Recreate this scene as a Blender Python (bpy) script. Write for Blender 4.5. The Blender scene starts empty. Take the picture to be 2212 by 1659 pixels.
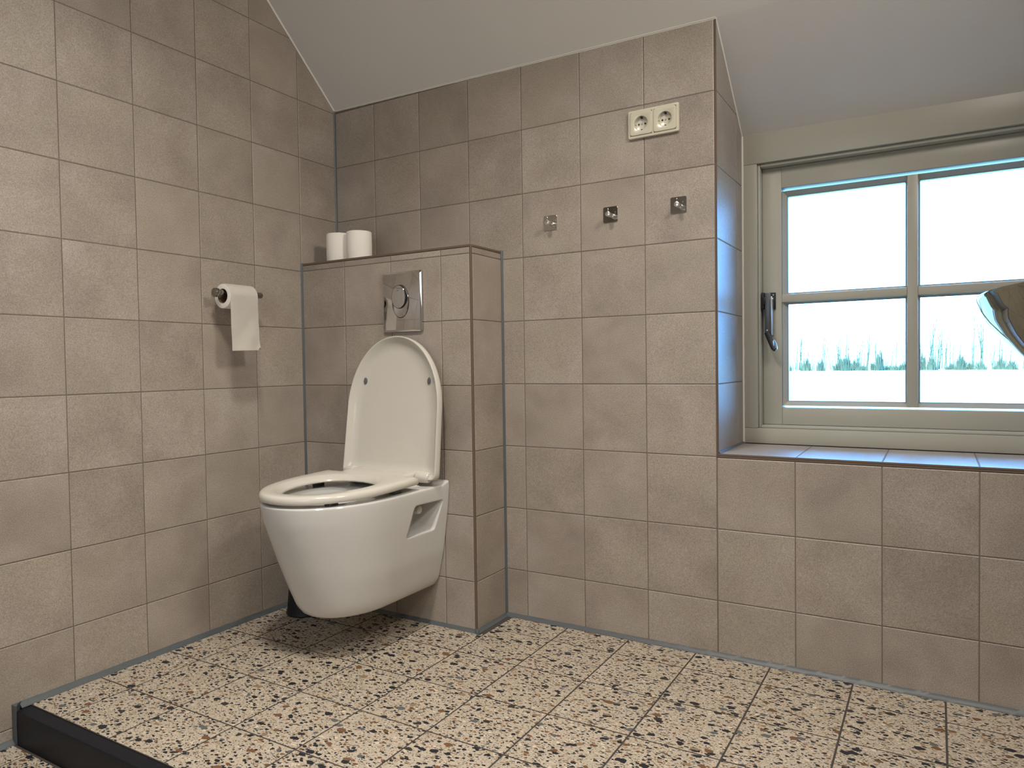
import bpy, bmesh, math, random
from mathutils import Vector, Matrix
random.seed(7)
sc = bpy.context.scene
col = sc.collection
PI = math.pi

# ------------------------------------------------------------------ camera
F_PX, EX, EY, EZ = 1544.94, 1.8999, -1.9533, 0.8065
YAW, PITCH, ROLL = -0.53556, -0.02667, -0.01443
fw = Vector((math.sin(YAW)*math.cos(PITCH), math.cos(YAW)*math.cos(PITCH), math.sin(PITCH)))
r0 = Vector((math.cos(YAW), -math.sin(YAW), 0)); u0 = r0.cross(fw)
rt = math.cos(ROLL)*r0 + math.sin(ROLL)*u0
up = -math.sin(ROLL)*r0 + math.cos(ROLL)*u0
cam = bpy.data.cameras.new('camera'); cam.sensor_width = 36; cam.sensor_fit = 'HORIZONTAL'
cam.lens = 36*F_PX/2212; cam.clip_start = 0.02; cam.clip_end = 1000
co = bpy.data.objects.new('camera', cam); col.objects.link(co)
m = Matrix((rt, up, -fw)).transposed().to_4x4(); m.translation = (EX, EY, EZ)
co.matrix_world = m
sc.camera = co

# ------------------------------------------------------------------ view / world / lights
sc.view_settings.view_transform = 'Standard'; sc.view_settings.look = 'None'
sc.view_settings.gamma = 1; sc.view_settings.use_curve_mapping = False
sc.view_settings.exposure = -0.13
w = bpy.data.worlds.new('sky'); sc.world = w; w.use_nodes = True
bg = w.node_tree.nodes['Background']
bg.inputs['Color'].default_value = (0.115, 0.41, 1.0, 1); bg.inputs['Strength'].default_value = 28.0

def area(name, loc, target, size, power, color, spread=180, shape='DISK'):
    l = bpy.data.lights.new(name, 'AREA'); l.shape = shape; l.size = size; l.energy = power
    l.color = color; l.spread = math.radians(spread)
    o = bpy.data.objects.new(name, l); col.objects.link(o); o.location = loc
    o.rotation_euler = (Vector(target)-Vector(loc)).to_track_quat('-Z', 'Y').to_euler()
    return o
WARM = (1.0, 0.925, 0.835)
area('ceiling_spot', (1.15, -1.30, 2.50), (1.10, -1.28, 0), 0.24, 22, WARM, 118)
area('ceiling_spot', (1.90, -1.45, 2.50), (1.85, -1.40, 0), 0.24, 12, WARM, 118)
area('mirror_lamp', (2.40, -0.96, 2.03), (0.0, -0.75, 0.9), 0.34, 13, WARM, 145)
area('added_cool_fill', (0.95, -2.60, 1.25), (0.35, -1.0, 0.3), 0.80, 7.5, (0.74, 0.86, 1.0), 150, 'SQUARE')  # unseen cool area lamp added to brighten the lower left; no window modelled
# sun from behind the house: lights the field and the trees, never enters the window
sl = bpy.data.lights.new('sun', 'SUN'); sl.energy = 22; sl.color = (1.0, 0.95, 0.86); sl.angle = math.radians(0.6)
so_ = bpy.data.objects.new('sun', sl); col.objects.link(so_); so_.rotation_euler = Vector((0.25, 1.0, -0.72)).to_track_quat('-Z', 'Y').to_euler()
# window portal: only tells the sampler where the sky comes in
pl = bpy.data.lights.new('window_portal', 'AREA'); pl.shape = 'RECTANGLE'; pl.size = 0.84; pl.size_y = 0.80
pl.cycles.is_portal = True
po = bpy.data.objects.new('window_portal', pl); col.objects.link(po)
po.location = (1.84, 0.42, 0.99); po.rotation_euler = (-PI/2, 0, 0)

# ------------------------------------------------------------------ materials
def nmat(name):
    mt = bpy.data.materials.new(name); mt.use_nodes = True
    nt = mt.node_tree; return mt, nt, nt.nodes['Principled BSDF']
def N(nt, typ, **kw):
    n = nt.nodes.new(typ)
    for k, v in kw.items():
        if k.startswith('i_'):
            key = k[2:]; key = int(key) if key.isdigit() else key.replace('_', ' ')
            n.inputs[key].default_value = v
        else: setattr(n, k, v)
    return n
def ramp(nt, fac, stops, interp='LINEAR'):
    r = nt.nodes.new('ShaderNodeValToRGB'); r.color_ramp.interpolation = interp
    el = r.color_ramp.elements
    while len(el) < len(stops): el.new(0.5)
    for e, (p, c) in zip(el, stops):
        e.position = p; e.color = c if len(c) == 4 else (*c, 1)
    nt.links.new(fac, r.inputs[0]); return r.outputs[0]
def mix(nt, fac, a, b, typ='MIX'):
    n = nt.nodes.new('ShaderNodeMix'); n.data_type = 'RGBA'; n.blend_type = typ
    for s, v in ((n.inputs[0], fac), (n.inputs[6], a), (n.inputs[7], b)):
        if hasattr(v, 'is_linked'): nt.links.new(v, s)
        elif isinstance(v, (int, float)): s.default_value = v
        else: s.default_value = (*v, 1)
    return n.outputs[2]
def math_(nt, op, a, b=None):
    n = nt.nodes.new('ShaderNodeMath'); n.operation = op
    for s, v in zip(n.inputs, (a, b)):
        if v is None: continue
        if hasattr(v, 'is_linked'): nt.links.new(v, s)
        else: s.default_value = v
    return n.outputs[0]
def coords(nt, world=False):
    if world:
        return nt.nodes.new('ShaderNodeNewGeometry').outputs['Position']
    tc = nt.nodes.new('ShaderNodeTexCoord'); oi = nt.nodes.new('ShaderNodeObjectInfo')
    mm = nt.nodes.new('ShaderNodeMath'); mm.operation = 'MULTIPLY'; mm.inputs[1].default_value = 97.0
    nt.links.new(oi.outputs['Random'], mm.inputs[0])
    cb = nt.nodes.new('ShaderNodeCombineXYZ')
    for i in range(3): nt.links.new(mm.outputs[0], cb.inputs[i])
    va = nt.nodes.new('ShaderNodeVectorMath'); va.operation = 'ADD'
    nt.links.new(tc.outputs['Object'], va.inputs[0]); nt.links.new(cb.outputs[0], va.inputs[1])
    return va.outputs[0]
def noise(nt, vec, scale, detail=3, rough=0.5, dist=0.0):
    n = nt.nodes.new('ShaderNodeTexNoise'); n.inputs['Scale'].default_value = scale
    n.inputs['Detail'].default_value = detail; n.inputs['Roughness'].default_value = rough
    n.inputs['Distortion'].default_value = dist
    nt.links.new(vec, n.inputs['Vector']); return n.outputs[0]
def bump(nt, bs, h, strength, distance=0.001):
    b = nt.nodes.new('ShaderNodeBump'); b.inputs['Strength'].default_value = strength
    b.inputs['Distance'].default_value = distance
    nt.links.new(h, b.inputs['Height']); nt.links.new(b.outputs[0], bs.inputs['Normal'])

def plain(name, c, rough=0.5, metal=0.0, spec=0.5, bumpy=None, bevel=None, coat=0.0, sub=0.0):
    mt, nt, bs = nmat(name)
    bs.inputs['Base Color'].default_value = (*c, 1); bs.inputs['Roughness'].default_value = rough
    bs.inputs['Metallic'].default_value = metal; bs.inputs['Specular IOR Level'].default_value = spec
    bs.inputs['Coat Weight'].default_value = coat
    co_ = coords(nt)
    n = noise(nt, co_, 6, 3)
    cc = mix(nt, n, tuple(x*0.96 for x in c), tuple(min(1, x*1.04) for x in c))
    nt.links.new(cc, bs.inputs['Base Color'])
    if bumpy: bump(nt, bs, noise(nt, co_, bumpy[0], 3), bumpy[1], 0.001)
    elif bevel:
        b = nt.nodes.new('ShaderNodeBevel'); b.samples = 6; b.inputs['Radius'].default_value = bevel
        nt.links.new(b.outputs[0], bs.inputs['Normal'])
    return mt

def wall_tile_mat():
    mt, nt, bs = nmat('taupe_ceramic_tile')
    c = coords(nt)
    oi = nt.nodes.new('ShaderNodeObjectInfo')
    big = noise(nt, c, 7, 4, 0.55, 0.3)
    c1 = ramp(nt, big, [(0.30, (0.268, 0.227, 0.192)), (0.50, (0.318, 0.270, 0.228)), (0.72, (0.372, 0.322, 0.280))])
    hue = noise(nt, c, 4.0, 2)
    c2 = mix(nt, ramp(nt, hue, [(0.42, (0, 0, 0)), (0.62, (1, 1, 1))]), c1, (0.345, 0.302, 0.240))
    c2b = mix(nt, 0.45, c1, c2)
    sp = noise(nt, c, 420, 2, 0.7)
    spc = ramp(nt, sp, [(0.30, (0.70, 0.70, 0.70)), (0.5, (1, 1, 1)), (0.70, (1.32, 1.32, 1.30))])
    c3 = mix(nt, 1.0, c2b, spc, 'MULTIPLY')
    rv = ramp(nt, oi.outputs['Random'], [(0, (0.93, 0.925, 0.92)), (0.5, (1, 1, 1)), (1, (1.06, 1.065, 1.07))])
    c4 = mix(nt, 1.0, c3, rv, 'MULTIPLY')
    # pin-prick specks
    v = nt.nodes.new('ShaderNodeTexVoronoi'); v.inputs['Scale'].default_value = 26
    nt.links.new(c, v.inputs['Vector'])
    pk = ramp(nt, v.outputs['Distance'], [(0.0, (1, 1, 1)), (0.028, (0, 0, 0))])
    c5 = mix(nt, math_(nt, 'MULTIPLY', pk, 0.5), c4, (0.6, 0.5, 0.38))
    nt.links.new(c5, bs.inputs['Base Color'])
    rr = ramp(nt, big, [(0.3, (0.36,)*3), (0.7, (0.46,)*3)])
    nt.links.new(rr, bs.inputs['Roughness'])
    bump(nt, bs, noise(nt, c, 260, 3, 0.6), 0.20, 0.0006)
    return mt

def terrazzo_mat():
    mt, nt, bs = nmat('terrazzo_tile')
    c = coords(nt)
    wob = nt.nodes.new('ShaderNodeTexNoise'); wob.inputs['Scale'].default_value = 95; wob.inputs['Detail'].default_value = 2
    nt.links.new(c, wob.inputs['Vector'])
    sub = nt.nodes.new('ShaderNodeVectorMath'); sub.operation = 'SUBTRACT'; sub.inputs[1].default_value = (0.5, 0.5, 0.5)
    nt.links.new(wob.outputs['Color'], sub.inputs[0])
    scl = nt.nodes.new('ShaderNodeVectorMath'); scl.operation = 'SCALE'; scl.inputs['Scale'].default_value = 0.010
    nt.links.new(sub.outputs[0], scl.inputs[0])
    ad = nt.nodes.new('ShaderNodeVectorMath'); ad.operation = 'ADD'
    nt.links.new(c, ad.inputs[0]); nt.links.new(scl.outputs[0], ad.inputs[1])
    cd = ad.outputs[0]
    base = mix(nt, noise(nt, c, 9, 4), (0.385, 0.335, 0.262), (0.475, 0.415, 0.330))
    gr = ramp(nt, noise(nt, c, 260, 3, 0.7), [(0.25, (0.72, 0.70, 0.66)), (0.5, (1, 1, 1)), (0.78, (1.25, 1.24, 1.22))])
    cur = mix(nt, 1.0, base, gr, 'MULTIPLY')
    dark = [(0.0, (0.012, 0.014, 0.020)), (0.52, (0.030, 0.028, 0.026)), (0.62, (0.15, 0.075, 0.035)), (0.80, (0.24, 0.17, 0.10)), (0.90, (0.10, 0.11, 0.11))]
    pale = [(0.0, (0.36, 0.27, 0.17)), (0.35, (0.22, 0.15, 0.09)), (0.6, (0.60, 0.52, 0.40)), (0.8, (0.28, 0.24, 0.19))]
    # scale, share of cells with a chip, biggest radius (fraction of cell), stretch, angle, palette
    layers = [(150, 0.50, 0.36, 1.5, 0.9, pale), (175, 0.42, 0.33, 1.7, 0.3, dark), (88, 0.52, 0.40, 1.55, 2.2, dark),
              (75, 0.22, 0.30, 1.3, 1.2, pale), (42, 0.26, 0.36, 1.5, 2.8, dark), (23, 0.13, 0.25, 1.7, 0.5, dark)]
    for s, share, rad, st, ang, pal in layers:
        mp = nt.nodes.new('ShaderNodeMapping'); mp.inputs['Rotation'].default_value = (0, 0, ang)
        mp.inputs['Scale'].default_value = (1, st, 0.0); mp.inputs['Location'].default_value = (s*1.7, s*0.3, 0)
        nt.links.new(cd, mp.inputs['Vector'])
        v = nt.nodes.new('ShaderNodeTexVoronoi'); v.voronoi_dimensions = '2D'; v.inputs['Scale'].default_value = s/1.25
        nt.links.new(mp.outputs[0], v.inputs['Vector'])
        sep = nt.nodes.new('ShaderNodeSeparateColor'); nt.links.new(v.outputs['Color'], sep.inputs[0])
        # radius grows with the cell's random value once it passes (1-share)
        rr = nt.nodes.new('ShaderNodeMapRange'); rr.inputs['From Min'].default_value = 1-share; rr.inputs['From Max'].default_value = 1
        rr.inputs['To Min'].default_value = rad*0.45; rr.inputs['To Max'].default_value = rad
        nt.links.new(sep.outputs[0], rr.inputs['Value'])
        inside = math_(nt, 'LESS_THAN', v.outputs['Distance'], rr.outputs[0])
        has = math_(nt, 'GREATER_THAN', sep.outputs[0], 1-share)
        cc = ramp(nt, sep.outputs[1], pal, 'CONSTANT')
        cur = mix(nt, math_(nt, 'MULTIPLY', inside, has), cur, cc)
    nt.links.new(cur, bs.inputs['Base Color'])
    bs.inputs['Roughness'].default_value = 0.42
    bump(nt, bs, noise(nt, c, 60, 3), 0.08, 0.001)
    return mt

M = {}
M['tile'] = wall_tile_mat()
M['terrazzo'] = terrazzo_mat()
M['grout'] = plain('brown_grey_grout', (0.15, 0.122, 0.100), 0.85, bumpy=(500, 0.3))
M['floor_grout'] = plain('dark_grey_grout', (0.055, 0.046, 0.040), 0.85, bumpy=(500, 0.3))
M['silicone'] = plain('blue_grey_silicone', (0.088, 0.098, 0.103), 0.45, bumpy=(70, 0.25))
M['trimbrown'] = plain('brown_edge_profile', (0.135, 0.092, 0.066), 0.4)
M['plaster'] = plain('off_white_plaster', (0.66, 0.645, 0.61), 0.8, bumpy=(45, 0.18))
M['caulk'] = plain('white_caulk', (0.72, 0.70, 0.64), 0.6)
M['hidden_wall'] = plain('beige_wall_paint', (0.38, 0.34, 0.29), 0.75)
M['ceramic'] = plain('white_glazed_ceramic', (0.61, 0.60, 0.57), 0.09, spec=0.6, bevel=0.006)
M['bowl_in'] = plain('white_glazed_bowl', (0.62, 0.62, 0.58), 0.08, spec=0.6)
M['seat'] = plain('white_seat_plastic', (0.58, 0.55, 0.485), 0.16, spec=0.5, bevel=0.003)
M['buffer'] = plain('grey_rubber', (0.10, 0.105, 0.105), 0.5)
M['chrome'] = plain('chrome', (0.60, 0.59, 0.58), 0.045, 1.0)
M['brushed'] = plain('brushed_steel', (0.30, 0.285, 0.26), 0.22, 1.0)
M['plate_steel'] = plain('polished_hook_steel', (0.66, 0.64, 0.60), 0.10, 1.0)
M['peg'] = plain('satin_peg_steel', (0.80, 0.78, 0.74), 0.28, 1.0)
M['paper'] = plain('toilet_paper', (0.80, 0.765, 0.70), 0.95, spec=0.1, bumpy=(180, 0.5))
M['cardboard'] = plain('cardboard_core', (0.22, 0.15, 0.09), 0.9)
M['black'] = plain('matt_black_plastic', (0.006, 0.007, 0.010), 0.5)
M['steptrim'] = plain('dark_slate_edge', (0.006, 0.008, 0.013), 0.5, spec=0.25, bumpy=(60, 0.3))
M['socket'] = plain('cream_plastic', (0.60, 0.57, 0.45), 0.22)
M['pinhole'] = plain('dark_pin_hole', (0.008, 0.008, 0.010), 0.6)
M['paint'] = plain('cream_white_window_paint', (0.42, 0.41, 0.345), 0.35, bumpy=(30, 0.10))
M['gasket'] = plain('grey_glazing_bead', (0.12, 0.14, 0.14), 0.5)
M['handle_grey'] = plain('grey_anodised_handle', (0.11, 0.12, 0.135), 0.35, 0.6)
M['handle_light'] = plain('light_aluminium_edge', (0.55, 0.57, 0.60), 0.3, 0.8)
M['wood'] = plain('dark_oak', (0.10, 0.065, 0.04), 0.5)
def ground_mat():
    mt, nt, bs = nmat('meadow_grass'); c = coords(nt, True)
    cc = mix(nt, noise(nt, c, 0.35, 5), (0.16, 0.155, 0.040), (0.21, 0.19, 0.055))
    nt.links.new(cc, bs.inputs['Base Color']); bs.inputs['Roughness'].default_value = 0.9; return mt
M['grass'] = ground_mat()
M['bark'] = plain('bark', (0.046, 0.072, 0.038), 0.9)
def glass_mat():
    mt, nt, bs = nmat('clear_window_glass')
    bs.inputs['Base Color'].default_value = (1, 1, 1, 1); bs.inputs['Roughness'].default_value = 0.0
    out = nt.nodes['Material Output']
    tr = nt.nodes.new('ShaderNodeBsdfTransparent'); tr.inputs[0].default_value = (0.96, 0.99, 0.98, 1)
    gl = nt.nodes.new('ShaderNodeBsdfGlossy'); gl.inputs['Roughness'].default_value = 0.0
    fr = nt.nodes.new('ShaderNodeFresnel'); fr.inputs['IOR'].default_value = 1.45
    ms = nt.nodes.new('ShaderNodeMixShader')
    nt.links.new(fr.outputs[0], ms.inputs[0]); nt.links.new(tr.outputs[0], ms.inputs[1]); nt.links.new(gl.outputs[0], ms.inputs[2])
    nt.links.new(ms.outputs[0], out.inputs['Surface']); return mt
M['glass'] = glass_mat()

# ------------------------------------------------------------------ helpers
def link(name, me, parent=None, mat=None):
    o = bpy.data.objects.new(name, me); col.objects.link(o)
    if mat is not None and me is not None and not me.materials: me.materials.append(mat)
    if parent is not None: o.parent = parent
    return o
def tomesh(name, bm, smooth=False, angle=None):
    bmesh.ops.recalc_face_normals(bm, faces=bm.faces)
    me = bpy.data.meshes.new(name); bm.to_mesh(me); bm.free()
    if smooth:
        for p in me.polygons: p.use_smooth = True
        if angle is not None: me.set_sharp_from_angle(angle=math.radians(angle))
    return me
def box_bm(bm, lo, hi, bev=0.0, seg=2):
    t = bmesh.new(); bmesh.ops.create_cube(t, size=1)
    for v in t.verts:
        v.co = Vector([lo[i]+(v.co[i]+0.5)*(hi[i]-lo[i]) for i in range(3)])
    if bev: bmesh.ops.bevel(t, geom=t.edges[:], offset=bev, segments=seg, affect='EDGES', profile=0.5)
    tmp = bpy.data.meshes.new('t'); t.to_mesh(tmp); t.free(); bm.from_mesh(tmp); bpy.data.meshes.remove(tmp)
def box(name, lo, hi, mat, parent=None, bev=0.0, seg=2):
    bm = bmesh.new(); box_bm(bm, lo, hi, bev, seg)
    return link(name, tomesh(name, bm, bev > 0, 35), parent, mat)
def loft(rings, close_ends=True, cyclic=True):
    """rings: list of lists of points, all the same length"""
    bm = bmesh.new(); vs = [[bm.verts.new(p) for p in r] for r in rings]; n = len(rings[0])
    for a, b in zip(vs[:-1], vs[1:]):
        for i in range(n if cyclic else n-1):
            j = (i+1) % n
            try: bm.faces.new((a[i], a[j], b[j], b[i]))
            except ValueError: pass
    if close_ends:
        bm.faces.new(vs[0][::-1]); bm.faces.new(vs[-1])
    return bm
def cyl_bm(p0, p1, r0_, r1_=None, n=32, bev=0.0):
    """closed cylinder/cone between two points with softened ends"""
    r1_ = r0_ if r1_ is None else r1_
    p0, p1 = Vector(p0), Vector(p1); ax = (p1-p0).normalized(); L = (p1-p0).length
    a = ax.orthogonal().normalized(); b = ax.cross(a)
    prof = [(0, r0_-bev), (bev*0.3, r0_-bev*0.3), (bev, r0_), (L-bev, r1_), (L-bev*0.3, r1_-bev*0.3), (L, r1_-bev)] if bev else [(0, r0_), (L, r1_)]
    return loft([[p0+ax*t+(a*math.cos(k*2*PI/n)+b*math.sin(k*2*PI/n))*r for k in range(n)] for t, r in prof])
def cyl(name, p0, p1, r0_, mat, parent=None, r1_=None, n=32, bev=0.0):
    return link(name, tomesh(name, cyl_bm(p0, p1, r0_, r1_, n, bev), True, 40), parent, mat)
def lathe(prof, n=64, cx=0, cy=0, sx=1, sy=1):
    return loft([[(cx+r*sx*math.cos(k*2*PI/n), cy+r*sy*math.sin(k*2*PI/n), z) for k in range(n)] for r, z in prof])
def empty(name, loc, label, cat, group=None):
    o = bpy.data.objects.new(name, None); col.objects.link(o); o.location = loc
    o.empty_display_size = 0.05
    o['label'] = label; o['category'] = cat
    if group: o['group'] = group
    return o
def keep(o, parent):            # parent an object built in world coordinates
    o.parent = parent; o.matrix_parent_inverse = Matrix.Translation(parent.location).inverted(); return o
def structure(o, label=None):
    o['kind'] = 'structure'
    if label: o['label'] = label
    return o
def copy_tree(o, parent=None):
    c = o.copy(); col.objects.link(c)
    if parent is not None: c.parent = parent
    for ch in list(o.children): copy_tree(ch, c)
    return c

# polygons in a wall's own (u, v) plane
def clip(poly, a, b, c):        # keep a*u + b*v <= c
    out = []
    for i in range(len(poly)):
        p, q = poly[i], poly[(i+1) % len(poly)]
        dp, dq = a*p[0]+b*p[1]-c, a*q[0]+b*q[1]-c
        if dp <= 0: out.append(p)
        if (dp < 0 < dq) or (dq < 0 < dp):
            t = dp/(dp-dq); out.append((p[0]+t*(q[0]-p[0]), p[1]+t*(q[1]-p[1])))
    return out
def inset(poly, d):
    n = len(poly); out = []
    for i in range(n):
        p0, p1, p2 = poly[i-1], poly[i], poly[(i+1) % n]
        e1 = Vector((p1[0]-p0[0], p1[1]-p0[1])); e2 = Vector((p2[0]-p1[0], p2[1]-p1[1]))
        if e1.length < 1e-6 or e2.length < 1e-6: return None
        e1.normalize(); e2.normalize()
        n1 = Vector((-e1.y, e1.x)); n2 = Vector((-e2.y, e2.x))
        k = 1+n1.dot(n2)
        if k < 0.2: k = 0.2
        mm = (n1+n2)/k
        out.append((p1[0]+mm.x*d, p1[1]+mm.y*d))
    return out
def area2(poly): return 0.5*sum(poly[i-1][0]*poly[i][1]-poly[i][0]*poly[i-1][1] for i in range(len(poly)))
TCACHE = {}
def tile(parent, poly, origin, U, V, mat, thick=0.006, bev=0.0015, name='tile', wob=0.0002):
    """a ceramic tile: polygon (u, v) counter-clockwise seen from the room, face at height 0"""
    clean = []
    for p in poly:
        if not clean or (abs(p[0]-clean[-1][0])+abs(p[1]-clean[-1][1])) > 1e-4: clean.append(p)
    if len(clean) > 2 and (abs(clean[0][0]-clean[-1][0])+abs(clean[0][1]-clean[-1][1])) < 1e-4: clean.pop()
    if len(clean) < 3 or area2(clean) < 2e-4: return None
    cx = sum(p[0] for p in clean)/len(clean); cy = sum(p[1] for p in clean)/len(clean)
    key = (mat.name, thick) + tuple((round(p[0]-cx, 4), round(p[1]-cy, 4)) for p in clean)
    if key not in TCACHE:
        loc = [(p[0]-cx, p[1]-cy) for p in clean]; inn = inset(loc, bev)
        if inn is None: return None
        n = len(loc)
        vs = [(p[0], p[1], -thick) for p in loc]+[(p[0], p[1], -bev*0.6) for p in loc]+[(p[0], p[1], 0) for p in inn]
        fs = [tuple(range(2*n, 3*n)), tuple(range(n))[::-1]]
        for r in (0, n):
            for i in range(n):
                j = (i+1) % n; fs.append((r+i, r+j, r+n+j, r+n+i))
        me = bpy.data.meshes.new(name); me.from_pydata(vs, [], fs); me.materials.append(mat); TCACHE[key] = me
    U, V = Vector(U), Vector(V); W = U.cross(V)
    o = bpy.data.objects.new(name, TCACHE[key]); col.objects.link(o); o.parent = parent
    mt = Matrix((U, V, W)).transposed().to_4x4()
    tilt = Matrix.Rotation(random.uniform(-1, 1)*0.0012, 4, 'X') @ Matrix.Rotation(random.uniform(-1, 1)*0.0012, 4, 'Y')
    mt = mt @ tilt
    mt.translation = Vector(origin)+U*cx+V*cy+W*random.uniform(-wob, wob)
    o.matrix_local = mt
    return o
def grid_tiles(parent, us, vs, origin, U, V, mat, gap=0.0022, clips=(), **kw):
    for u0_, u1_ in zip(us[:-1], us[1:]):
        for v0_, v1_ in zip(vs[:-1], vs[1:]):
            g = gap/2
            poly = [(u0_+g, v0_+g), (u1_-g, v0_+g), (u1_-g, v1_-g), (u0_+g, v1_-g)]
            for c in clips:
                poly = clip(poly, *c)
                if len(poly) < 3: break
            if len(poly) >= 3: tile(parent, poly, origin, U, V, mat, **kw)

# ------------------------------------------------------------------ dimensions
Z0 = 0.1526; PZ = 0.19775                      # lowest wall joint, row pitch
rows = [Z0+PZ*k for k in range(-2, 14)]
BX, BY, BZ = 0.7085, -0.174, 1.168             # boxed-in cistern: right side, front, top
NX0, NX1, ND, NZ = 1.3905, 2.300, 0.295, 0.5565 # niche
RX, FY, CZ = 2.52, -2.70, 2.55                 # right wall, wall behind camera, flat ceiling
STEP_Y, LOWZ = -1.080, -0.082
def zc(x): return 1.746-0.0129*x               # ceiling height on the back wall plane
MS, MN = 0.950, 0.800                          # slope in the room / in the niche
YB = -(CZ-1.73)/MS
G = 0.0011                                     # grout sits this deep

# ------------------------------------------------------------------ floor
floor = structure(box('floor', (-0.1, STEP_Y, -0.20), (RX+0.1, 0.01, -0.0005), M['floor_grout']), 'raised beige terrazzo tile floor with black, brown and grey chips')
PF = 0.1976; FX0, FY0 = 0.3391, -0.1195
xs = [0.004]+[FX0+PF*k for k in range(-1, 11)]+[RX]
ys = [STEP_Y]+[FY0-PF*k for k in range(4, -1, -1)]+[-0.003]
FXY = ((1, 0, 0), (0, 1, 0))
for a, b in zip(xs[:-1], xs[1:]):
    for c, d in zip(ys[:-1], ys[1:]):
        g = 0.0016; hi = d-g
        poly = [(a+g*1.3, c+g*1.25), (b-g*1.3, c+g*1.25), (b-g*1.3, d-g*1.25), (a+g*1.3, d-g*1.25)]
        if b <= BX+0.05 and d > BY:            # stop at the boxing
            poly = clip(poly, 0, 1, BY-0.002)
        if len(poly) >= 3: tile(floor, poly, (0, 0, 0), *FXY, M['terrazzo'], thick=0.008, bev=0.0004, wob=0.00008)
floor_low = structure(box('floor', (-0.1, FY-0.1, LOWZ-0.1), (RX+0.1, STEP_Y, LOWZ-0.0005), M['floor_grout']), 'lower terrazzo floor in front of the black step edge')
ys2 = [STEP_Y-0.04-PF*k for k in range(0, 9)][::-1]
xs2 = [0.004, 0.085]+[0.085+PF*k for k in range(1, 13)]
grid_tiles(floor_low, xs2, ys2, (0, 0, LOWZ), *FXY, M['terrazzo'], gap=0.003, thick=0.008, bev=0.0007)

# dark edge of the step
bm = bmesh.new(); box_bm(bm, (0.018, STEP_Y-0.036, LOWZ), (RX, STEP_Y-0.003, 0.0005), 0.003)
structure(link('trim_1', tomesh('trim_1', bm, True, 35), None, M['steptrim']), 'black stone edge along the front of the raised floor')

# ------------------------------------------------------------------ walls
# left wall  (u = -y -> right when seen from the room is +y ; use U=(0,-1,0)? room looks along -x, so U=(0,1,0), V=z, W=+x)
wl = structure(box('wall_left', (-0.12, FY-0.1, -0.2), (-G, 0.50, CZ+0.1), M['grout']), 'left wall of taupe square tiles')
PL = 0.1984; L0 = -0.17566
yl = [L0-PL*k for k in range(12, -1, -1)]+[-0.0015]
grid_tiles(wl, yl, rows, (0, 0, 0), (0, 1, 0), (0, 0, 1), M['tile'],
           clips=[(MS, 1, zc(0)-0.001), (0, 1, CZ), (0, -1, -LOWZ-0.002)])
# (tiles cut to the ceiling slope; below the raised floor only in front of the step)

# back wall, in three blocks round the window niche
bm = bmesh.new()
box_bm(bm, (-0.01, G, -0.2), (NX0-G, 0.36, 1.76)); box_bm(bm, (NX0-G, G, -0.2), (NX1+G, 0.36, NZ-G)); box_bm(bm, (NX1+G, G, -0.2), (RX+0.1, 0.36, 1.76))
wb = structure(link('wall_back', tomesh('wall_back', bm), None, M['grout']), 'back wall of taupe square tiles with the window niche')
PB = 0.19995; B0 = 0.187
xb = [0.0015]+[B0+PB*k for k in range(0, 6)]+[NX0-0.005]
upz = [Z0+PZ*k for k in range(0, 9)]
DN = 0.004
for (a, b) in zip(xb[:-1], xb[1:]):
    zs = [DN]+upz
    behind = b <= BX-0.1
    for c, d in zip(zs[:-1], zs[1:]):
        if behind and d < BZ: continue          # hidden behind the boxing
        g = 0.0011
        poly = [(a+g, c+g), (b-g, c+g), (b-g, d-g), (a+g, d-g)]
        poly = clip(poly, 0.0129, 1, zc(0)-0.0015)
        if len(poly) >= 3: tile(wb, poly, (0, 0, 0), (1, 0, 0), (0, 0, 1), M['tile'])
xb2 = [B0+PB*k for k in range(6, 11)]+[RX-0.003]
for (a, b) in zip(xb2[:-1], xb2[1:]):
    zs = [DN]+upz[:3]
    for c, d in zip(zs[:-1], zs[1:]):
        g = 0.0011
        d2 = min(d, NZ-0.0105)
        tile(wb, [(a+g, c+g), (b-g, c+g), (b-g, d2-g), (a+g, d2-g)], (0, 0, 0), (1, 0, 0), (0, 0, 1), M['tile'])
# right of the niche
for c, d in zip(upz[2:-1], upz[3:]):
    poly = clip([(NX1+0.006, c+0.001), (RX-0.002, c+0.001), (RX-0.002, d-0.001), (NX1+0.006, d-0.001)], 0.0129, 1, zc(0))
    if len(poly) >= 3: tile(wb, poly, (0, 0, 0), (1, 0, 0), (0, 0, 1), M['tile'])
# niche jambs and sill
for k, (c, d) in enumerate(zip(upz[1:], upz[2:]+[upz[-1]+PZ])):
    for a, b in ((0.0035, 0.2225), (0.2225, ND-0.001)):
        g = 0.0011; c2 = max(c, NZ+0.001)
        if d-c2 < 0.01: continue
        # left jamb faces +x : U=(0,1,0), V=z -> W=+x
        poly = clip([(a+g, c2+g), (b-g, c2+g), (b-g, d-g), (a+g, d-g)], MN, 1, zc(NX0)-0.001)
        if len(poly) >= 3: tile(wb, poly, (NX0, 0, 0), (0, 1, 0), (0, 0, 1), M['tile'])
        # right jamb faces -x : U=(0,-1,0)
        poly = clip([(-b+g, c2+g), (-a-g, c2+g), (-a-g, d-g), (-b+g, d-g)], -MN, 1, zc(NX1)-0.001)
        if len(poly) >= 3: tile(wb, poly, (NX1, 0, 0), (0, -1, 0), (0, 0, 1), M['tile'])
xsill = [NX0+0.001, 1.587, 1.787, 1.987, 2.187, NX1-0.001]
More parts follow.
